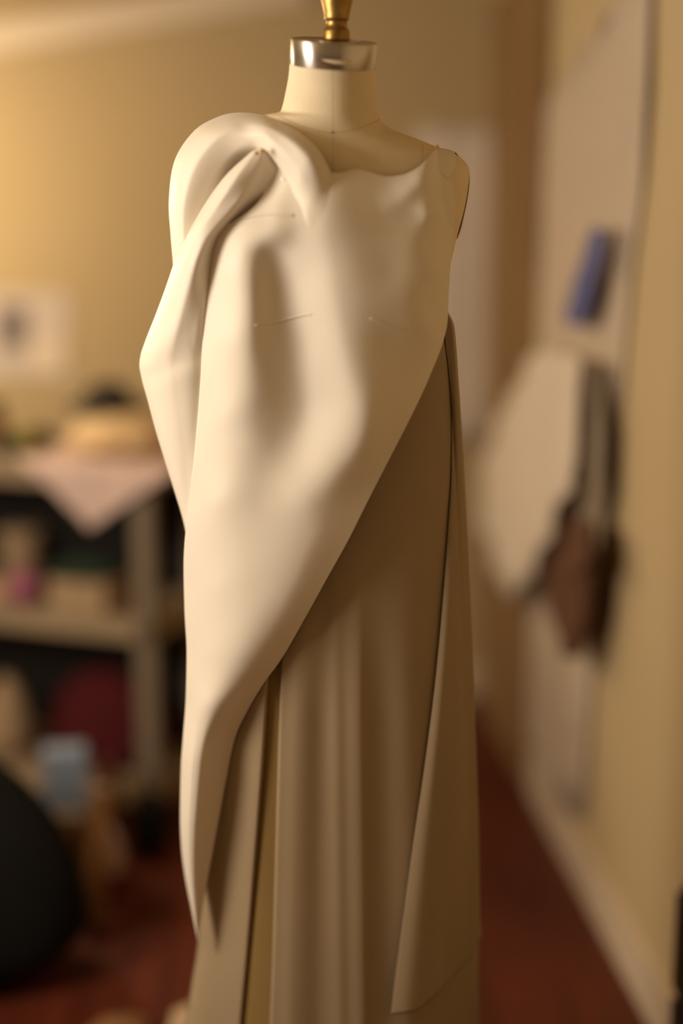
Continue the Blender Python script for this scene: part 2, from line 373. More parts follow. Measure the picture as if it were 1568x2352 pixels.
# --- front panel: from the pinned strap to the pointed tip at the lower left
fp_base = TPS([
 (540, 330, 3.5), (600, 330, 5.2), (650, 345, 7.0), (705, 370, 7.8), (762, 396, 8.5), (820, 389, 8.5), (890, 405, 8.1), (960, 385, 6.9), (1002, 343, 4.2),
 (520, 420, 4.4), (600, 420, 5.8), (680, 440, 8.8), (880, 450, 9.1), (960, 440, 8.1), (1001, 420, 7.0), (1038, 425, 1.6),
 (470, 480, 5), (530, 480, 6.6), (620, 480, 9), (760, 480, 10.1), (860, 500, 10.0), (960, 500, 9.1), (1000, 490, 8.4), (1043, 490, 2.0),
 (470, 620, 5.6), (520, 620, 8.7), (600, 620, 10.2), (700, 620, 10.3), (800, 620, 10.9), (900, 620, 10.7), (980, 620, 9.7), (1003, 620, 9.3), (1034, 620, 3.6),
 (465, 780, 6.2), (520, 780, 9.2), (600, 780, 10.6), (700, 780, 10.6), (800, 780, 11.0), (900, 780, 10.8), (980, 780, 9.5), (1002, 770, 9.0), (1022, 770, 6.6),
 (454, 950, 5.6), (520, 950, 9.2), (600, 950, 10.4), (750, 950, 10.8), (850, 950, 11.1), (945, 950, 10.2),
 (437, 1150, 4.8), (500, 1150, 8.7), (600, 1150, 10.3), (700, 1150, 11), (840, 1160, 10.5),
 (425, 1350, 4.2), (500, 1350, 8.3), (600, 1350, 10.1), (735, 1355, 10.1),
 (430, 1500, 4.6), (480, 1500, 7.6), (560, 1500, 9.3), (655, 1500, 8.5),
 (428, 1620, 4.6), (470, 1620, 7.6), (520, 1620, 7.9), (575, 1620, 6.8),
 (417, 1780, 4.4), (440, 1780, 6.8), (480, 1780, 6.2), (522, 1780, 4.9),
 (417, 1950, 4.0), (432, 1950, 5.6), (490, 1950, 4.0), (450, 2160, 3.6), (460, 2160, 3.4)])
FP_RIDGES = [
 [(738, 405, 1.2, 60, 60), (752, 490, 1.5, 72, 100), (764, 570, 1.5, 72, 120), (778, 660, 1.6, 68, 125), (794, 760, 1.6, 62, 105), (815, 860, 1.6, 58, 80), (832, 940, 1.7, 66, 60), (820, 1015, 1.5, 70, 55), (775, 1075, 1.1, 64, 55), (715, 1135, .5, 54, 50)],
 [(585, 560, .6, 60, 40), (572, 620, 1.2, 70, 42), (567, 740, 1.1, 75, 46), (560, 880, .7, 75, 60), (555, 1000, .2, 70, 60)],
 [(630, 600, -.9, 55, 50), (652, 720, -1.2, 60, 55), (676, 850, -1.3, 66, 55), (688, 940, -1.3, 72, 55), (668, 1010, -1.0, 70, 60), (630, 1070, -.5, 65, 60)],
 [(760, 1110, .3, 80, 70), (705, 1250, .7, 100, 60), (630, 1420, 1.0, 95, 60), (560, 1540, 1.0, 75, 45), (492, 1640, 1.0, 50, 32), (447, 1750, .7, 30, 26), (432, 1850, .35, 22, 22), (430, 1950, .15, 20, 20)],
 [(1001, 355, .3, 24, 10), (1000, 430, .35, 55, 12), (1000, 520, .4, 62, 12), (999, 600, .3, 62, 16), (990, 690, .2, 60, 24), (985, 760, .1, 36, 30)],
 [(994, 358, .25, 14, 14), (968, 402, .7, 26, 22), (940, 436, .75, 34, 26), (905, 462, .4, 36, 30), (870, 475, .1, 36, 30)],
 [(560, 560, .55, 34, 34), (640, 540, .5, 34, 40)],
 [(655, 414, .35, 16, 16), (640, 470, .35, 18, 30), (625, 530, .3, 24, 34)],
]
def fp_depth(x, y):
    d = fp_base(x, y)
    for r in FP_RIDGES: d = d + ridge(x, y, r)
    # towards the pointed tip the panel is one roll: crest close to the left edge, falling to the hem
    s = np.clip((x-fp_l(y))/np.maximum(fp_r(y)-fp_l(y), 1), 0, 1); k = np.clip((y-1590)/190, 0, 1); k = k*k*(3-2*k)
    tip = tip_prof(s)*tip_amp(y) + tip_edge(y)
    return d*(1-k)+tip*k
fp_l = herm([(330, 604), (400, 614), (440, 606), (470, 586), (500, 548), (525, 512), (550, 491), (590, 479), (640, 472), (700, 468), (850, 462), (1000, 451), (1100, 441), (1180, 431), (1300, 423), (1400, 425), (1500, 430), (1600, 428), (1700, 421), (1760, 417), (1880, 415), (1950, 418), (2010, 425), (2090, 440), (2162, 454)])
fp_r = herm([(330, 1004), (345, 1006), (380, 1024), (420, 1037), (470, 1043), (540, 1040), (600, 1034), (680, 1029), (740, 1027), (775, 1020), (870, 984), (960, 942), (1040, 901), (1140, 850), (1240, 800), (1330, 750), (1420, 700), (1515, 645), (1570, 605), (1625, 572), (1690, 541), (1790, 519), (1870, 504), (1950, 489), (2080, 466), (2162, 455)])
tip_prof = herm([(0, 0), (.10, .55), (.24, 1.0), (.38, 1.08), (.6, .80), (.8, .45), (1, .15)])
tip_amp = herm([(1500, 4.2), (1700, 3.6), (1850, 3.0), (2000, 1.8), (2100, .8), (2162, .2)])
tip_edge = herm([(1500, 4.4), (1800, 4.0), (2000, 3.6), (2162, 3.4)])
fp_top = herm([(540, 322), (600, 330), (700, 368), (756, 396), (775, 397), (820, 388), (858, 398), (890, 405), (925, 401), (960, 384), (985, 362), (1004, 343), (1045, 343)])
nu, Y0, Y1 = 200, 520.0, 2162.0
u = np.linspace(0, 1, nu); blocks_x, blocks_y = [], []
v0 = np.linspace(0, 1, 70)
top_x = 590 + (1004-590)*u; top_y = fp_top(top_x)
for v in v0:
    y = top_y*(1-v)+Y0*v
    xl = fp_l(y); xr = np.where(v < 1, fp_r(y), fp_r(Y0))
    x_in = xl+(xr-xl)*u
    w = min(1, v*2.5); w = w*w*(3-2*w)
    blocks_x.append(top_x*(1-w)+x_in*w); blocks_y.append(y)
for y in np.concatenate([np.linspace(Y0+4, Y1-60, 420), np.linspace(Y1-56, Y1, 24)]):
    blocks_x.append(fp_l(y)+(fp_r(y)-fp_l(y))*u); blocks_y.append(np.full(nu, y))
X = np.array(blocks_x); Yp = np.array(blocks_y)
Dp = fp_depth(X, Yp)
def smooth(D, n):
    for _ in range(n):
        D[1:-1] = .25*D[:-2]+.5*D[1:-1]+.25*D[2:]; D[:, 1:-1] = .25*D[:, :-2]+.5*D[:, 1:-1]+.25*D[:, 2:]
    return D
Dp = smooth(Dp, 14)
Dp[:70] = np.maximum(Dp[:70], form_depth(X[:70], Yp[:70])+.35)
FX, FY, FD = X.ravel(), Yp.ravel(), Dp.ravel()
def fp_near(x, y):
    out = []
    for a, b in zip(np.ravel(x), np.ravel(y)):
        d2 = (FX-a)**2+(FY-b)**2; k = np.argpartition(d2, 16)[:16]; wq = 1/(d2[k]+4); out.append((wq*FD[k]).sum()/wq.sum())
    return np.array(out)
# the cloth rolls back along the left fold and the right side seam
def wrap(X, Yp, D, left=True, steps=((2.0, 1.0), (2.5, 2.2), (0.0, 3.6), (-12, 5.0), (-34, 6.4)), mask=None):
    e = 0 if left else -1; sg = -1 if left else 1
    xs, ds = [], []
    k = 1 if mask is None else mask
    for dx, dd in steps:
        xs.append(X[:, e]+sg*dx*k); ds.append(D[:, e]-dd*k)
    xs = np.array(xs).T; ds = np.array(ds).T; yy = np.repeat(Yp[:, e:e+1] if e == 0 else Yp[:, -1:], xs.shape[1], 1)
    if left: return np.hstack([xs[:, ::-1], X]), np.hstack([yy, Yp]), np.hstack([ds[:, ::-1], D])
    return np.hstack([X, xs]), np.hstack([Yp, yy]), np.hstack([D, ds])
mk = np.clip((Yp[:, 0]-600)/200, 0, 1)*np.clip((2150-Yp[:, 0])/200, 0.05, 1)
X2, Y2, D2 = wrap(X, Yp, Dp, True, ((1, .5), (1.5, 1.2), (0, 2.2), (-8, 3.2)), mk)
mr = np.clip((760-Y2[:, -1])/60, 0, 1)*np.clip((Y2[:, -1]-352)/40, 0, 1)
X2, Y2, D2 = wrap(X2, Y2, D2, False, ((1, .8), (1, 2), (-3, 3.4), (-14, 5)), np.maximum(mr, .02))
sheet('front_panel', W(X2, Y2, D2), M['silk'], gown, .0014)
# tapes of the form that show through as faint lines
for pth in ([(497, 531), (540, 513), (600, 500), (640, 496), (676, 495)], [(585, 748), (630, 741), (690, 725), (716, 722)], [(850, 731), (890, 745), (938, 759)]):
    c = catmull(pth, 24); nrm = np.stack([-np.gradient(c[:, 1]), np.gradient(c[:, 0])], -1); nrm /= np.linalg.norm(nrm, axis=1)[:, None]
    wd = (5.5 if pth[0][1] < 600 else 4.0)*np.sin(np.linspace(.25, math.pi-.25, 24))**.5
    a, b = c+nrm*wd[:, None], c-nrm*wd[:, None]
    G = np.stack([W(q[:, 0], q[:, 1], fp_near(q[:, 0], q[:, 1])+.012) for q in (a, c, b)], 1)
    t = sheet('style_line', G, M['tape'], gown, .0002)
    t['label'] = 'faint grey style line of the form showing through'

# --- side drape: the fold that starts at the two yellow pins and falls as a loose sleeve
sd_l = herm([(340, 596), (346, 582), (362, 562), (400, 521), (430, 497), (470, 470), (515, 444), (560, 421), (600, 402), (660, 381), (720, 359), (790, 332), (815, 324), (838, 321), (868, 326), (920, 340), (980, 356), (1060, 380), (1130, 402), (1190, 420), (1225, 428)])
sd_r = herm([(340, 626), (400, 652), (440, 646), (480, 615), (515, 572), (550, 536), (590, 522), (640, 514), (800, 502), (1000, 490), (1150, 468), (1225, 446)])
sd_prof = {  # row: depth at s = 0, .08, .22, .42, .65, 1
 340: (6.3, 6.6, 6.9, 7.0, 6.6, 6.2), 380: (6.1, 7.4, 8.3, 8.2, 7.3, 6.4), 430: (5.6, 7.6, 9.0, 8.7, 7.2, 5.8), 500: (4.6, 7.0, 9.0, 9.2, 7.2, 5.0),
 580: (3.0, 5.6, 8.0, 9.0, 7.2, 4.2), 680: (1.6, 4.4, 6.6, 7.8, 7.2, 4.6), 780: (.2, 3.2, 5.4, 6.7, 6.8, 5.0), 840: (-.6, 2.4, 4.6, 6.0, 6.4, 5.2),
 900: (-.4, 2.0, 3.9, 5.2, 5.8, 5.0), 1000: (0, 1.9, 3.4, 4.4, 4.9, 4.6), 1120: (.6, 1.8, 2.8, 3.4, 3.8, 3.8), 1225: (1.2, 1.6, 2.0, 2.4, 2.6, 2.6)}
sk = (0, .08, .22, .42, .65, 1)
ky = sorted(sd_prof); cols = [herm([(y, sd_prof[y][j]) for y in ky]) for j in range(6)]
yy = np.concatenate([np.linspace(340, 620, 110), np.linspace(625, 1225, 150)]); s_ = np.linspace(0, 1, 70)
X = np.array([sd_l(y)+(sd_r(y)-sd_l(y))*s_ for y in yy]); Yp = np.repeat(yy[:, None], 70, 1)
D = np.array([herm(list(zip(sk, [float(c(y)) for c in cols])))(s_) for y in yy])
D += ridge(X, Yp, [(345, 860, -.4, 30, 30), (400, 830, -.5, 30, 40), (440, 820, -.3, 30, 40)])
mk = np.clip((yy-360)/160, .12, 1)
X2, Y2, D2 = wrap(X, Yp, D, True, ((1, .8), (1, 2.0), (-5, 3.4), (-22, 5.0), (-60, 7.0)), mk)
sheet('side_drape', W(X2, Y2, D2), M['silk'], gown, .0014)

# --- twisted shoulder: puffed loop that turns over into the roll across the chest
st = [  # outer point, inner point, depths across
 ((404, 660), (486, 650), (-2, 1, 2.2, 2.4, 2.2, 2)), ((400, 600), (486, 600), (-2, 1, 2.2, 2.4, 2.2, 2)), ((395, 540), (492, 550), (-2, 1.3, 2.6, 2.6, 2.2, 1.8)),
 ((391, 460), (510, 490), (-2, 1.8, 3.2, 2.8, 1.8, 1.4)), ((404, 370), (565, 425), (-1.6, 2.6, 4.2, 3.6, 1.8, 1.2)), ((447, 304), (602, 385), (-1.4, 3, 5, 4.7, 2.8, 1.6)),
 ((498, 273), (622, 368), (-1.2, 3, 5.4, 5.8, 4.3, 2.6)), ((545, 262), (622, 362), (-1, 3, 5.4, 6.6, 6.6, 4.0)), ((602, 267), (622, 360), (1.4, 5.0, 7.4, 8.3, 8.2, 6.0)),
 ((648, 284), (644, 386), (4.0, 7.4, 9.1, 9.4, 8.9, 7.4)), ((690, 309), (665, 416), (6.4, 9.3, 10.4, 10.3, 9.7, 8.6)), ((728, 344), (678, 450), (8.4, 10.5, 11.2, 10.9, 10.3, 9.4)),
 ((752, 386), (688, 490), (9.6, 11.0, 11.5, 11.3, 10.7, 9.9)), ((768, 430), (700, 530), (8.4, 9.6, 11, 11.8, 11.6, 10.2)), ((790, 500), (722, 580), (9.4, 10.4, 11.3, 11.9, 11.6, 10.4)), ((812, 590), (745, 650), (10, 10.6, 11.3, 11.9, 11.7, 10.6))]
nt_ = 240; sk2 = (0, .12, .3, .55, .8, 1)
O = catmull([q[0] for q in st], nt_); I = catmull([q[1] for q in st], nt_); Q = catmull([q[2] for q in st], nt_)
s_ = np.linspace(0, 1, 60)
X = O[:, None, 0]*(1-s_)+I[:, None, 0]*s_; Yp = O[:, None, 1]*(1-s_)+I[:, None, 1]*s_
D = np.array([herm(list(zip(sk2, q)))(s_) for q in Q])
for _ in range(60): D[1:-1] = .25*D[:-2]+.5*D[1:-1]+.25*D[2:]
tt = np.linspace(0, len(st)-1, nt_)
w = np.clip((tt-10.6)/3.0, 0, 1); w = (w*w*(3-2*w))[:, None]
D = D*(1-w) + (fp_depth(X, Yp)-.25*np.clip((tt-12.2)/1.5, 0, 1)[:, None])*w
mk = np.clip((11.5-tt)/2.5, 0.02, 1)
# roll the inner edge under from the shoulder on, the outer edge round the back
mi = np.clip((tt-5.5)/1.5, 0, 1)*np.clip((11.4-tt)/1.5, 0, 1)
for dx, dy, dd in ((-.5, 1, .8), (4, -3, 1.6), (14, -9, 2.2)):
    X = np.hstack([X, (I[:, 0]+dx*mi)[:, None]]); Yp = np.hstack([Yp, (I[:, 1]+dy*mi)[:, None]]); D = np.hstack([D, (D[:, 59]-dd*np.maximum(mi, .03))[:, None]])
n_o = np.stack([O[:, 0]-I[:, 0], O[:, 1]-I[:, 1]], -1); n_o /= np.linalg.norm(n_o, axis=1)[:, None]
xs, ysx, ds = [], [], []
for r_, dd in ((1, .8), (1, 2.2), (-6, 4), (-24, 6), (-60, 8)):
    xs.append(O[:, 0]+n_o[:, 0]*r_*mk); ysx.append(O[:, 1]+n_o[:, 1]*r_*mk); ds.append(D[:, 0]-dd*mk)
X = np.hstack([np.array(xs).T[:, ::-1], X]); Yp = np.hstack([np.array(ysx).T[:, ::-1], Yp]); D = np.hstack([np.array(ds).T[:, ::-1], D])
sheet('twisted_shoulder', W(X, Yp, D), M['silk'], gown, .0014)

# --- skirt: closed tube of sheer silk with falling folds and one deep inverted pleat
sk_l = herm([(690, 505), (1000, 472), (1220, 446), (1500, 445), (1800, 440), (1950, 446), (2080, 456), (2160, 454), (2250, 441), (2352, 424), (2560, 390), (2880, 345)])
sk_r = herm([(690, 1000), (740, 1028), (980, 1053), (1200, 1066), (1560, 1082), (1950, 1095), (2160, 1098), (2352, 1098), (2880, 1106)])
sk_f = herm([(690, 8.2), (1000, 8.0), (1300, 8.3), (1700, 8.2), (2000, 8.4), (2352, 9.0), (2880, 11)])
pl_l = herm([(1300, 640), (1560, 617), (1700, 609), (1950, 590), (2200, 569), (2352, 555), (2880, 510)])
pl_r = herm([(1300, 648), (1520, 644), (1700, 639), (1950, 632), (2200, 625), (2352, 619), (2880, 600)])
yy = np.linspace(690, 2880, 240); nfr = 300
uu = np.linspace(-1, 1, nfr); uu = np.sign(uu)*(1-(1-np.abs(uu))**1.15)
rowsX, rowsD = [], []
for y in yy:
    a, b = float(sk_l(y)), float(sk_r(y)); x = (a+b)/2+(b-a)/2*uu; f = float(sk_f(y))
    rowsX.append(x); rowsD.append((f+1.5)*(1-np.abs(uu)**2.3)**(1/2.3)-1.5)
X = np.array(rowsX); D = np.array(rowsD); Yp = np.repeat(yy[:, None], nfr, 1)
fade = np.clip((Yp-1250)/400, 0, 1)
for x0, x1, h, wl, wr in ((690, 668, .45, 22, 30), (740, 735, -.35, 24, 24), (822, 832, .6, 26, 16), (872, 890, -.45, 26, 30), (935, 960, .3, 30, 30), (500, 455, .35, 30, 24), (548, 505, .3, 20, 20), (770, 782, .25, 14, 14)):
    cx = x0+(x1-x0)*(Yp-1400)/952; s = X-cx; ww = np.where(s < 0, wl, wr)*(1+.15*fade)
    D = D + .7*h*np.exp(-(s/ww)**2)*fade
sig = lambda q: 1/(1+np.exp(-np.clip(q, -40, 40)))
inside = sig((X-pl_l(Yp))/1.6)*sig((pl_r(Yp)-X)/1.2)
D = D - 1.5*inside*np.clip((Yp-1350)/120, 0, 1) + .25*np.exp(-((X-pl_l(Yp)+14)/26)**2)*(X < pl_l(Yp))*fade
lf = np.clip((625-X)/130, 0, 1); D = D - 2.2*lf*lf*(3-2*lf)*fade
D = np.maximum(D, -1.5)
nb = 60; ab = np.linspace(0, np.pi, nb+2)[1:-1]
Xb = (X[:, -1:]+X[:, :1])/2+(X[:, -1:]-X[:, :1])/2*np.cos(ab); Db = -1.5-(11+1.2*np.sin(ab*9))*np.sin(ab); Yb_ = np.repeat(yy[:, None], nb, 1)
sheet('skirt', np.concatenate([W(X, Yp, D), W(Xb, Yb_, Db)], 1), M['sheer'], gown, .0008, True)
def skirt_depth(x, y):
    a, b = sk_l(y), sk_r(y); q = np.clip(np.abs((x-(a+b)/2)/((b-a)/2)), 0, 1)
    return (sk_f(y)+1.5)*(1-q**2.3)**(1/2.3)-1.5

# --- inset of the pleat: a single golden layer set back between the two skirt edges
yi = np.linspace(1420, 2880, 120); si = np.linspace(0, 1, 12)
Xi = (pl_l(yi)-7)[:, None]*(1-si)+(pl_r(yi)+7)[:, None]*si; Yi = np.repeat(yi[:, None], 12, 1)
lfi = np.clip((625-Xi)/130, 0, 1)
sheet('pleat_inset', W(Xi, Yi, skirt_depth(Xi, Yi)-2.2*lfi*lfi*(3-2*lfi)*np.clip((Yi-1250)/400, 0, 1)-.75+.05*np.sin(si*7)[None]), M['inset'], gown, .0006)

# --- side flap: second sheer layer that hangs over the right hip, hem cut on the slant
fl_l = herm([(715, 1020), (775, 1022), (850, 1030), (960, 1038), (1080, 1037), (1200, 1030), (1400, 1015), (1560, 1000), (1760, 975), (1930, 950), (2110, 926), (2270, 905), (2330, 898)])
fl_r = herm([(715, 1027), (745, 1041), (800, 1047), (860, 1051), (980, 1059), (1200, 1071), (1560, 1086), (1950, 1099), (2100, 1101), (2150, 1104), (2180, 1103), (2330, 1101)])
hem = herm([(890, 2332), (898, 2331), (945, 2325), (1010, 2272), (1060, 2215), (1090, 2182), (1104, 2150)])
vv = np.linspace(0, 1, 240); s_ = np.linspace(0, 1, 64)
xb = 898+(1104-898)*s_; yb = hem(xb)
yr = 715+(yb[None]-715)*vv[:, None]
X = fl_l(yr)+(fl_r(yr)-fl_l(yr))*s_[None]
Dq = skirt_depth(np.minimum(X, sk_r(yr)-14), yr)
D = Dq + .3 + .3*np.clip((yr-900)/500, 0, 1) + 1.1*np.sin(np.pi*np.clip(s_*1.1, 0, 1))[None]*np.clip((yr-800)/500, 0, 1) - 1.0*np.clip((s_-.75)/.25, 0, 1)[None]**2
D += .35*np.sin(s_*9+1)[None]*np.clip((yr-1100)/700, 0, 1)*np.sin(np.pi*s_)[None]
X2, Y2, D2 = wrap(X, yr, D, False, ((1, 1), (.5, 2.4), (-5, 4), (-20, 6)))
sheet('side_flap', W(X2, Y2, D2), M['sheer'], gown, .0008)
# --- inner side seam fold next to the flap, and the small tab behind the strap pin
c = np.array([(998, 342), (1012, 342), (1030, 345), (1044, 348)]); e = np.array([(1004, 392), (1016, 402), (1030, 412), (1046, 378)])
A = catmull(c, 16); B = catmull(e, 16); q = np.linspace(0, 1, 14)
X = A[:, None, 0]*(1-q)+B[:, None, 0]*q; Yp = A[:, None, 1]*(1-q)+B[:, None, 1]*q
sheet('shoulder_tab', W(X, Yp, np.maximum(form_depth(np.minimum(X, CX+r_ar(Yp)-1), Yp)+.22, 1.0)+.14*np.sin(q*3)[None]), M['silk'], gown, .001)

# ------------------------------------------------------------------ pins
def pin(px, py, d, dirv, label, head=True, r=.0027, ln=.022):
    p = Vector(W(px, py, d).tolist()); dv = Vector(dirv).normalized()
    t = thing('dressmaking_pin', label, 'pin', p, 'pins in the gown')
    tube('shaft', [p, p+dv*ln], .00035 if head else .0006, M['pinsteel'], t, 8)
    if head: ball('pin_head', p-dv*r*.6, r, M['pinhead'], t, 16)
    return t
pin(601, 348, 9.0, (-.3, .9, -.35), 'yellow ball-headed pin, right one of the pair under the shoulder roll')
pin(590, 353, 9.0, (.3, .9, -.35), 'yellow ball-headed pin, left one of the pair under the shoulder roll')
pin(1003.5, 338, 4.6, (.1, .9, -.5), 'yellow ball-headed pin holding the gown strap on the bare linen shoulder', r=.0023)
pin(645, 411.5, float(fp_near(np.array([650.]), np.array([411.]))[0])+.3, (1, -.05, -.14), 'silver headless pin stuck through the silk below the shoulder roll', head=False, ln=.0088)

# ------------------------------------------------------------------ shelf unit at the left
A0 = Vector((-.445, 1.36, 0)); YAW = math.radians(160); dL = Vector((math.cos(YAW), math.sin(YAW), 0)); dB = Vector((dL.y, -dL.x, 0))
def sh(s, r, z): return A0+dL*s+dB*r+Vector((0, 0, z))
def px_of(p):
    q = p-Vector(CAM.tolist()); dep = q.y*cp-q.z*sp
    return 784+FPX*q.x/dep, 1176-FPX*(q.z*cp+q.y*sp)/dep
def at_px(px, r, z):
    lo, hi = -.3, 1.6
    for _ in range(40):
        m = (lo+hi)/2
        if px_of(sh(m, r, z))[0] > px: lo = m
        else: hi = m
    return sh((lo+hi)/2, r, z)
def sbox(name, s0, s1, r0, r1, z0, z1, m, parent=None, bevel=.004):
    bm = bmesh.new(); bmesh.ops.create_cube(bm, size=1)
    for v in bm.verts: v.co = sh((s0+s1)/2+v.co.x*(s1-s0), (r0+r1)/2+v.co.y*(r1-r0), (z0+z1)/2+v.co.z*(z1-z0))
    if bevel: bmesh.ops.bevel(bm, geom=bm.edges[:], offset=bevel, segments=2, profile=.6, affect='EDGES')
    return link(name, bm_mesh(name, bm), m, parent, smooth=False)
DEP, WID = .32, 1.25
unit = thing('shelf_unit', 'open shelving unit with beige boards and posts standing left behind the gown', 'shelf unit', sh(WID/2, DEP/2, 0))
for z in (.12, .53, .89): sbox('shelf_board', -.005, WID, 0, DEP, z-.045, z, M['shelf'], unit)
for s0 in (-.005, WID-.04):
    for r0 in (0, DEP-.035): sbox('post', s0, s0+.04, r0, r0+.035, 0, .889, M['post'], unit)
sbox('shade_panel', .04, WID-.04, DEP-.012, DEP-.004, .121, .844, M['dark'], unit, 0)  # dark sheet painted as the shade inside the shelves
# on top
def draped(name, c, w, l, m, lab, cat):
    """cloth lying on the top board with its corner hanging over the front edge as a point"""
    n = 60; a = np.linspace(0, 1, n); V = np.zeros((n, n, 3)); top = .893
    for i, uu_ in enumerate(a):
        for j, vv_ in enumerate(a):
            s = c + (uu_-.5)*w; fr = DEP*.8 - vv_*(DEP*.8+l*(1-abs(uu_-.46)*2)**1.0*1.0 if abs(uu_-.46) < .5 else DEP*.8)
            wv = .010*math.sin(uu_*17)+.006*math.sin(uu_*31+vv_*5)
            if fr >= -.012: p = sh(s, fr, top+.004+.5*abs(wv))
            else: p = sh(s+.02*math.sin(uu_*6)*min(1, -fr*4), -.014-.4*abs(wv)-.03*min(1, -fr*5), top-(-fr-.012))
            V[i, j] = p
    o = sheet(name, V, m, None, .003); tag(o, lab, cat); return o
c0 = at_px(205, -.02, .78); s_c = (c0-A0).dot(dL)
draped('pink_cloth', s_c, .42, .15, M['pinkcloth'], 'pale pink cloth hanging in a point over the front of the shelving unit', 'cloth')
tag(heap('cream_bundle', at_px(272, .15, .904), (.125, .085, .10), M['creamcloth'], amp=.06, seed=3, rotz=YAW), 'soft cream fabric bundle on top of the pale pink cloth', 'fabric bundle')
hp = at_px(248, .20, 1.0)
def hat(p):
    prof = [(.10, 0), (.103, .004), (.08, .012), (.055, .03), (.05, .05), (.03, .062), (.004, .065)]
    o = lathe('felt_cap', prof, M['hat'], None, 40, Matrix.Translation(p)); return tag(o, 'dark felt cap lying on the cream fabric bundle', 'cap')
hat(hp)
j = thing('amber_jar', 'amber brown jar at the far left edge of the shelf top', 'jar', at_px(-14, .16, .891))
lathe('jar_body', [(.028, 0), (.033, .006), (.034, .075), (.026, .092), (.022, .10)], M['wood'], j, 32, Matrix.Translation(j.location))
lathe('lid', [(.025, .10), (.025, .116), (.022, .118)], M['hat'], j, 32, Matrix.Translation(j.location))
def yarn(name, p, r, m, lab):
    t = thing(name, lab, 'yarn', p); c = p+Vector((0, 0, r)); ball('yarn_core', c, r*.97, m, t, 24)
    pts = []
    for i in range(160):
        a = i*.40; b = .45*math.sin(i*.137)*math.pi/1.3; d = Vector((math.cos(a)*math.cos(b), math.sin(a)*math.cos(b), math.sin(b))); pts.append(c+d*r*.985)
    tube('yarn_strand', pts, r*.055, m, t, 6); return t
yarn('yarn_ball', at_px(62, .10, .891), .034, M['olive'], 'olive green ball of yarn on the shelf top beside the cream bundle')
yarn('yarn_ball', at_px(22, .06, .891), .030, M['green'], 'dark green ball of yarn on the shelf top beside the amber jar')
tag(heap('grey_pouch', at_px(100, .19, .891), (.035, .03, .055), M['hat'], amp=.05, seed=9), 'small dark pouch standing between olive yarn and cream bundle', 'pouch')
# middle shelf
yarn('yarn_ball', at_px(58, .05, .531), .044, M['magenta'], 'magenta pink ball of yarn on the middle shelf')
j = thing('plastic_tub', 'pale plastic tub behind the magenta yarn on the middle shelf', 'tub', at_px(52, .21, .531))
lathe('tub_body', [(.042, 0), (.045, .004), (.052, .125), (.054, .13)], M['beige'], j, 32, Matrix.Translation(j.location))
lathe('lid', [(.056, .13), (.056, .142), (.052, .145)], M['beige'], j, 32, Matrix.Translation(j.location))
p = at_px(205, .09, .531); bx = thing('card_box', 'low beige cardboard box on the middle shelf', 'box', p)
def obox(name, p, w, d, h, m, parent, z0=0, ang=YAW, bevel=.004):
    return box(name, (p.x-w/2, p.y-d/2, p.z+z0), (p.x+w/2, p.y+d/2, p.z+z0+h), m, parent, bevel, ang, p)
obox('box_body', p, .15, .12, .055, M['beige'], bx); obox('box_lid', p, .156, .126, .018, M['beige'], bx, .055)
tag(heap('green_cloth', Vector((p.x, p.y, p.z+.0735)), (.085, .055, .05), M['green'], amp=.10, seed=5), 'dark green folded cloth on the low beige cardboard box', 'cloth')
tag(heap('red_pouch', at_px(316, .05, .531), (.022, .022, .05), M['redcloth'], amp=.06, seed=6), 'small dark red pouch at the right end of the middle shelf', 'pouch')
tag(heap('black_pouch', at_px(306, .18, .531), (.025, .025, .10), M['blackbag'], amp=.08, seed=16), 'black pouch beside the red pouch on the middle shelf', 'pouch')
tag(heap('folded_fabric', at_px(-10, .07, .531), (.045, .05, .05), M['creamcloth'], amp=.08, seed=26), 'folded peach fabric at the left end of the middle shelf', 'fabric')
# bottom shelf
tag(heap('red_blanket', at_px(250, .11, .121), (.16, .09, .25), M['redcloth'], amp=.06, seed=11, rotz=YAW), 'dark red blanket piled on the bottom shelf', 'blanket')
tag(heap('linen_roll', at_px(20, .08, .121), (.055, .06, .21), M['beige'], amp=.05, seed=12, rotz=YAW), 'beige linen bundle on the bottom shelf behind the black bag', 'fabric bundle')
# on the floor in front of the shelf
def on_floor(px, py):
    b = (1176-py)/FPX; a = (px-784)/FPX; rz = -sp+b*cp; t = -CAM[2]/rz
    return Vector((a*t, CAM[1]+t*(cp+b*sp), 0))
p = pt(148, 1725, 1.12); p.z = 0
bx = thing('storage_crate', 'brown cardboard carton on the floor beneath the pale blue box', 'carton', p)
obox('carton_body', p, .11, .12, .155, M['tan'], bx, 0, math.radians(8)); obox('carton_flap', p, .114, .05, .006, M['tan'], bx, .155, math.radians(8), .001)
zt = .1615
bx = thing('blue_box', 'pale blue box with a white label strip standing on the brown carton', 'box', p+Vector((0, 0, zt)))
p2 = p+Vector((0, 0, zt)); obox('box_body', p2, .092, .07, .155, M['blue'], bx, 0, math.radians(8)); obox('label_strip', p2, .094, .072, .024, M['muslin'], bx, .004, math.radians(8), .001)
bg_p = on_floor(40, 2330)
bag = thing('black_bag', 'big black plastic bag slumped on the floor at the left edge', 'bag', bg_p)
heap('bag_body', Vector((-.79, .72, 0)), (.29, .18, .48), M['blackbag'], bag, .05, 2, 21, .3)
tube('bag_tie', [Vector((-.78, .72, .44)), Vector((-.77, .71, .49)), Vector((-.79, .70, .54))], .03, M['blackbag'], bag, 12, [.035, .018, .05])
tag(heap('dark_boot', on_floor(345, 1960)+Vector((0, 0, 0)), (.045, .05, .16), M['blackbag'], amp=.06, seed=31), 'black felt boot on the floor in front of the shelving unit post', 'boot')
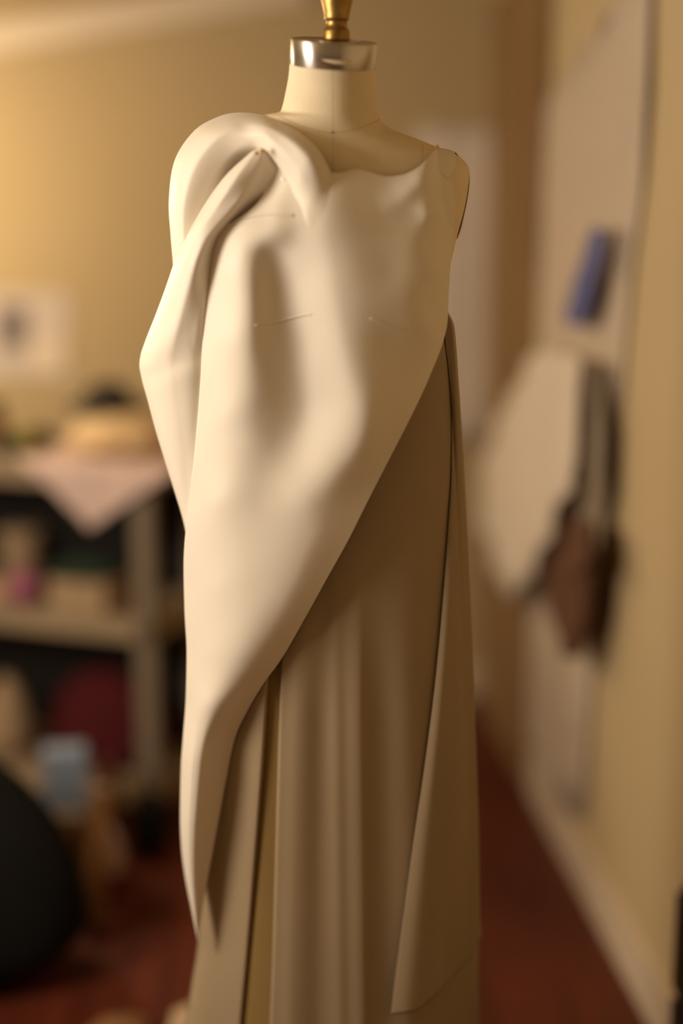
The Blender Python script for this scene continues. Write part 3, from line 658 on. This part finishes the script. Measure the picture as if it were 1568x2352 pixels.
tag(heap('white_cloth', Vector((-.525, 1.15, .0)), (.03, .028, .13), M['pinkcloth'], amp=.14, seed=32), 'crumpled off-white cloth bundle beside the brown carton', 'cloth')
tag(heap('rust_cloth', Vector((-.545, 1.28, .0)), (.035, .03, .24), mat('rust_cloth_mat', (.14, .035, .02), .9), amp=.08, seed=33), 'rust brown upright cloth roll behind the off-white cloth', 'cloth')
p = on_floor(215, 2150); bx = thing('cardboard_tube', 'brown cardboard tube leaning beside the black bag', 'tube', p)
tube('tube_body', [p+Vector((0, 0, .02)), p+Vector((-.01, .22, .22))], .022, M['tan'], bx, 24)
tube('tube_end', [p+Vector((-.0102, .222, .2215)), p+Vector((-.0106, .231, .2297))], .023, M['beige'], bx, 24)
tag(heap('beige_cloth', Vector((-.235, .52, 0)), (.085, .07, .05), M['beige'], amp=.1, seed=41), 'beige cloth scrap on the floor at the skirt hem', 'cloth')
tag(heap('brown_scrap', Vector((-.40, .47, 0)), (.06, .06, .05), M['tan'], amp=.1, seed=42), 'brown fabric scrap on the floor beside the black bag', 'cloth')

# ------------------------------------------------------------------ papers on the back wall
def wall_card(name, x0, y0, x1, y1, m, label, cat, Y=YB, skew=0):
    P4 = [pt(x0, y0, Y-.001), pt(x1, y0+skew, Y-.001), pt(x1, y1+skew, Y-.001), pt(x0, y1, Y-.001)]
    return tag(poly_prism(name, P4, (0, -.004, 0), m), label, cat)
t = thing('wall_photo', 'pale photo sheet with a dark picture on the back wall above the shelving', 'photo', pt(70, 780, YB))
poly_prism('sheet_paper', [pt(-60, 668, YB-.001), pt(158, 672, YB-.001), pt(158, 868, YB-.001), pt(-60, 868, YB-.001)], (0, -.004, 0), M['printpaper'], t)
poly_prism('picture', [pt(-5, 700, YB-.006), pt(60, 700, YB-.006), pt(60, 800, YB-.006), pt(-5, 800, YB-.006)], (0, -.002, 0), M['photo'], t)
poly_prism('caption_card', [pt(72, 780, YB-.006), pt(150, 780, YB-.006), pt(150, 862, YB-.006), pt(72, 862, YB-.006)], (0, -.002, 0), M['trim'], t)
def hung_sheet(name, outline, planeY, m, label, cat, thick=.02, wave=.006, cuts=26, parent=None, on_right=False):
    """cloth or paper with an outline seen from the photo, given its own folds and thickness; lies against a wall"""
    bm = bmesh.new()
    P = [(wall_ray(x, y, thick) if on_right else pt(x, y, planeY)) for x, y in outline]
    vs_ = [bm.verts.new(p) for p in P]; bm.faces.new(vs_)
    bmesh.ops.triangulate(bm, faces=bm.faces[:])
    for _ in range(4): bmesh.ops.subdivide_edges(bm, edges=bm.edges[:], cuts=1, use_grid_fill=True)
    nrm = Vector((-1, -.08, 0)).normalized() if on_right else Vector((0, -1, 0))
    for v in bm.verts:
        s = v.co.y if on_right else v.co.x
        v.co += nrm*wave*(math.sin(s*38+v.co.z*2)+.5*math.sin(s*71-v.co.z*3)+1.5)
    me = bm_mesh(name, bm); o = link(name, me, m, parent)
    sd = o.modifiers.new('thickness', 'SOLIDIFY'); sd.thickness = min(thick, .004); sd.offset = 0
    if parent is None: tag(o, label, cat)
    return o
def wall_ray(px, py, off):
    """point where the pixel's ray meets the right wall, off metres in front of it"""
    a = (px-784)/FPX; b = (1176-py)/FPX; ry = cp+b*sp; rz = -sp+b*cp
    t = (.627-off+.080*1.95)/(a+.080*ry)
    return Vector((a*t, CAM[1]+t*ry, CAM[2]+t*rz))
hung_sheet('pattern_sheet', [(955, 288), (1155, 292), (1152, 600), (1140, 905), (1120, 1010), (950, 1010)], YB-.012, M['paper'], 'tall brown-white pattern paper hanging on the back wall right of the shoulder', 'pattern paper', .004, .003)
# ------------------------------------------------------------------ things hanging on the right wall
hg = thing('hanging_gown', 'long white muslin gown hanging from a hook on the right wall', 'gown', wall_ray(1340, 1700, .02))
hung_sheet('gown_body', [(1455, -40), (1420, 20), (1330, 140), (1243, 268), (1238, 450), (1236, 640), (1226, 820), (1190, 1100), (1170, 1400), (1175, 1560), (1235, 1740), (1290, 1850), (1342, 1880), (1352, 1700), (1368, 1480), (1398, 1180), (1428, 900), (1455, 600), (1482, 400), (1496, 200), (1500, -40)], 0, M['muslin'], '', '', .006, .004, parent=hg, on_right=True)
h0 = wall_ray(1470, -60, .0); tube('hook', [h0+Vector((-.002, 0, .03)), h0+Vector((-.03, 0, .03)), h0+Vector((-.045, 0, .0)), h0+Vector((-.03, 0, -.02))], .005, M['steel'], hg, 8)
hung_sheet('hanging_cloth', [(1245, 800), (1345, 820), (1350, 950), (1335, 1080), (1290, 1180), (1240, 1300), (1195, 1372), (1172, 1365), (1138, 1270), (1118, 1170), (1125, 1060), (1165, 950), (1215, 860)], 0, M['whitecloth'], 'white cloth with a pointed lower end hanging in front of the long muslin gown', 'cloth', .06, .008, on_right=True)
hung_sheet('blue_strip', [(1362, 520), (1392, 528), (1385, 600), (1362, 680), (1338, 748), (1305, 748), (1300, 715), (1325, 650), (1345, 580)], 0, M['navy'], 'dark blue cloth strip pinned slantwise on the long white muslin gown', 'cloth strip', .05, .002, on_right=True)
bb = thing('shoulder_bag', 'brown leather shoulder bag hanging by a long strap on the right wall', 'bag', wall_ray(1315, 1540, .06))
hung_sheet('strap', [(1360, 830), (1378, 830), (1386, 1000), (1382, 1120), (1364, 1220), (1346, 1225), (1358, 1100), (1364, 960)], 0, M['strap'], '', '', .045, .002, parent=bb, on_right=True)
bo = hung_sheet('bag_body', [(1335, 1190), (1355, 1200), (1360, 1300), (1348, 1420), (1328, 1510), (1312, 1505), (1288, 1440), (1270, 1370), (1282, 1300), (1308, 1240)], 0, M['brownbag'], '', '', .065, .004, parent=bb, on_right=True)
bo.modifiers['thickness'].thickness = .022
hung_sheet('bag_flap', [(1335, 1190), (1356, 1198), (1360, 1290), (1325, 1330), (1280, 1320), (1292, 1270), (1312, 1235)], 0, M['brownbag'], '', '', .080, .002, parent=bb, on_right=True)
# ------------------------------------------------------------------ added dark cabinet in place of the vignette at the lower right corner
cx0 = wall_r(.35)+.014
cb = thing('shade_cabinet', 'added dark cabinet standing in for the shade at the frame corner', 'cabinet', (cx0-.07, .12, 0))
lo = (cx0-.080, -.25, 0); 
box('cabinet_body', (cx0-.055, -.20, .0), (cx0-.018, .30, .40), M['cabinet'], cb)
for k in range(2): 
    d_ = box('drawer', (cx0-.066, -.19, .03+.19*k), (cx0-.054, .29, .20+.19*k), M['cabinet'], cb)
    ball('knob', (cx0-.074, .05, .115+.19*k), .01, M['brass'], d_, 12)
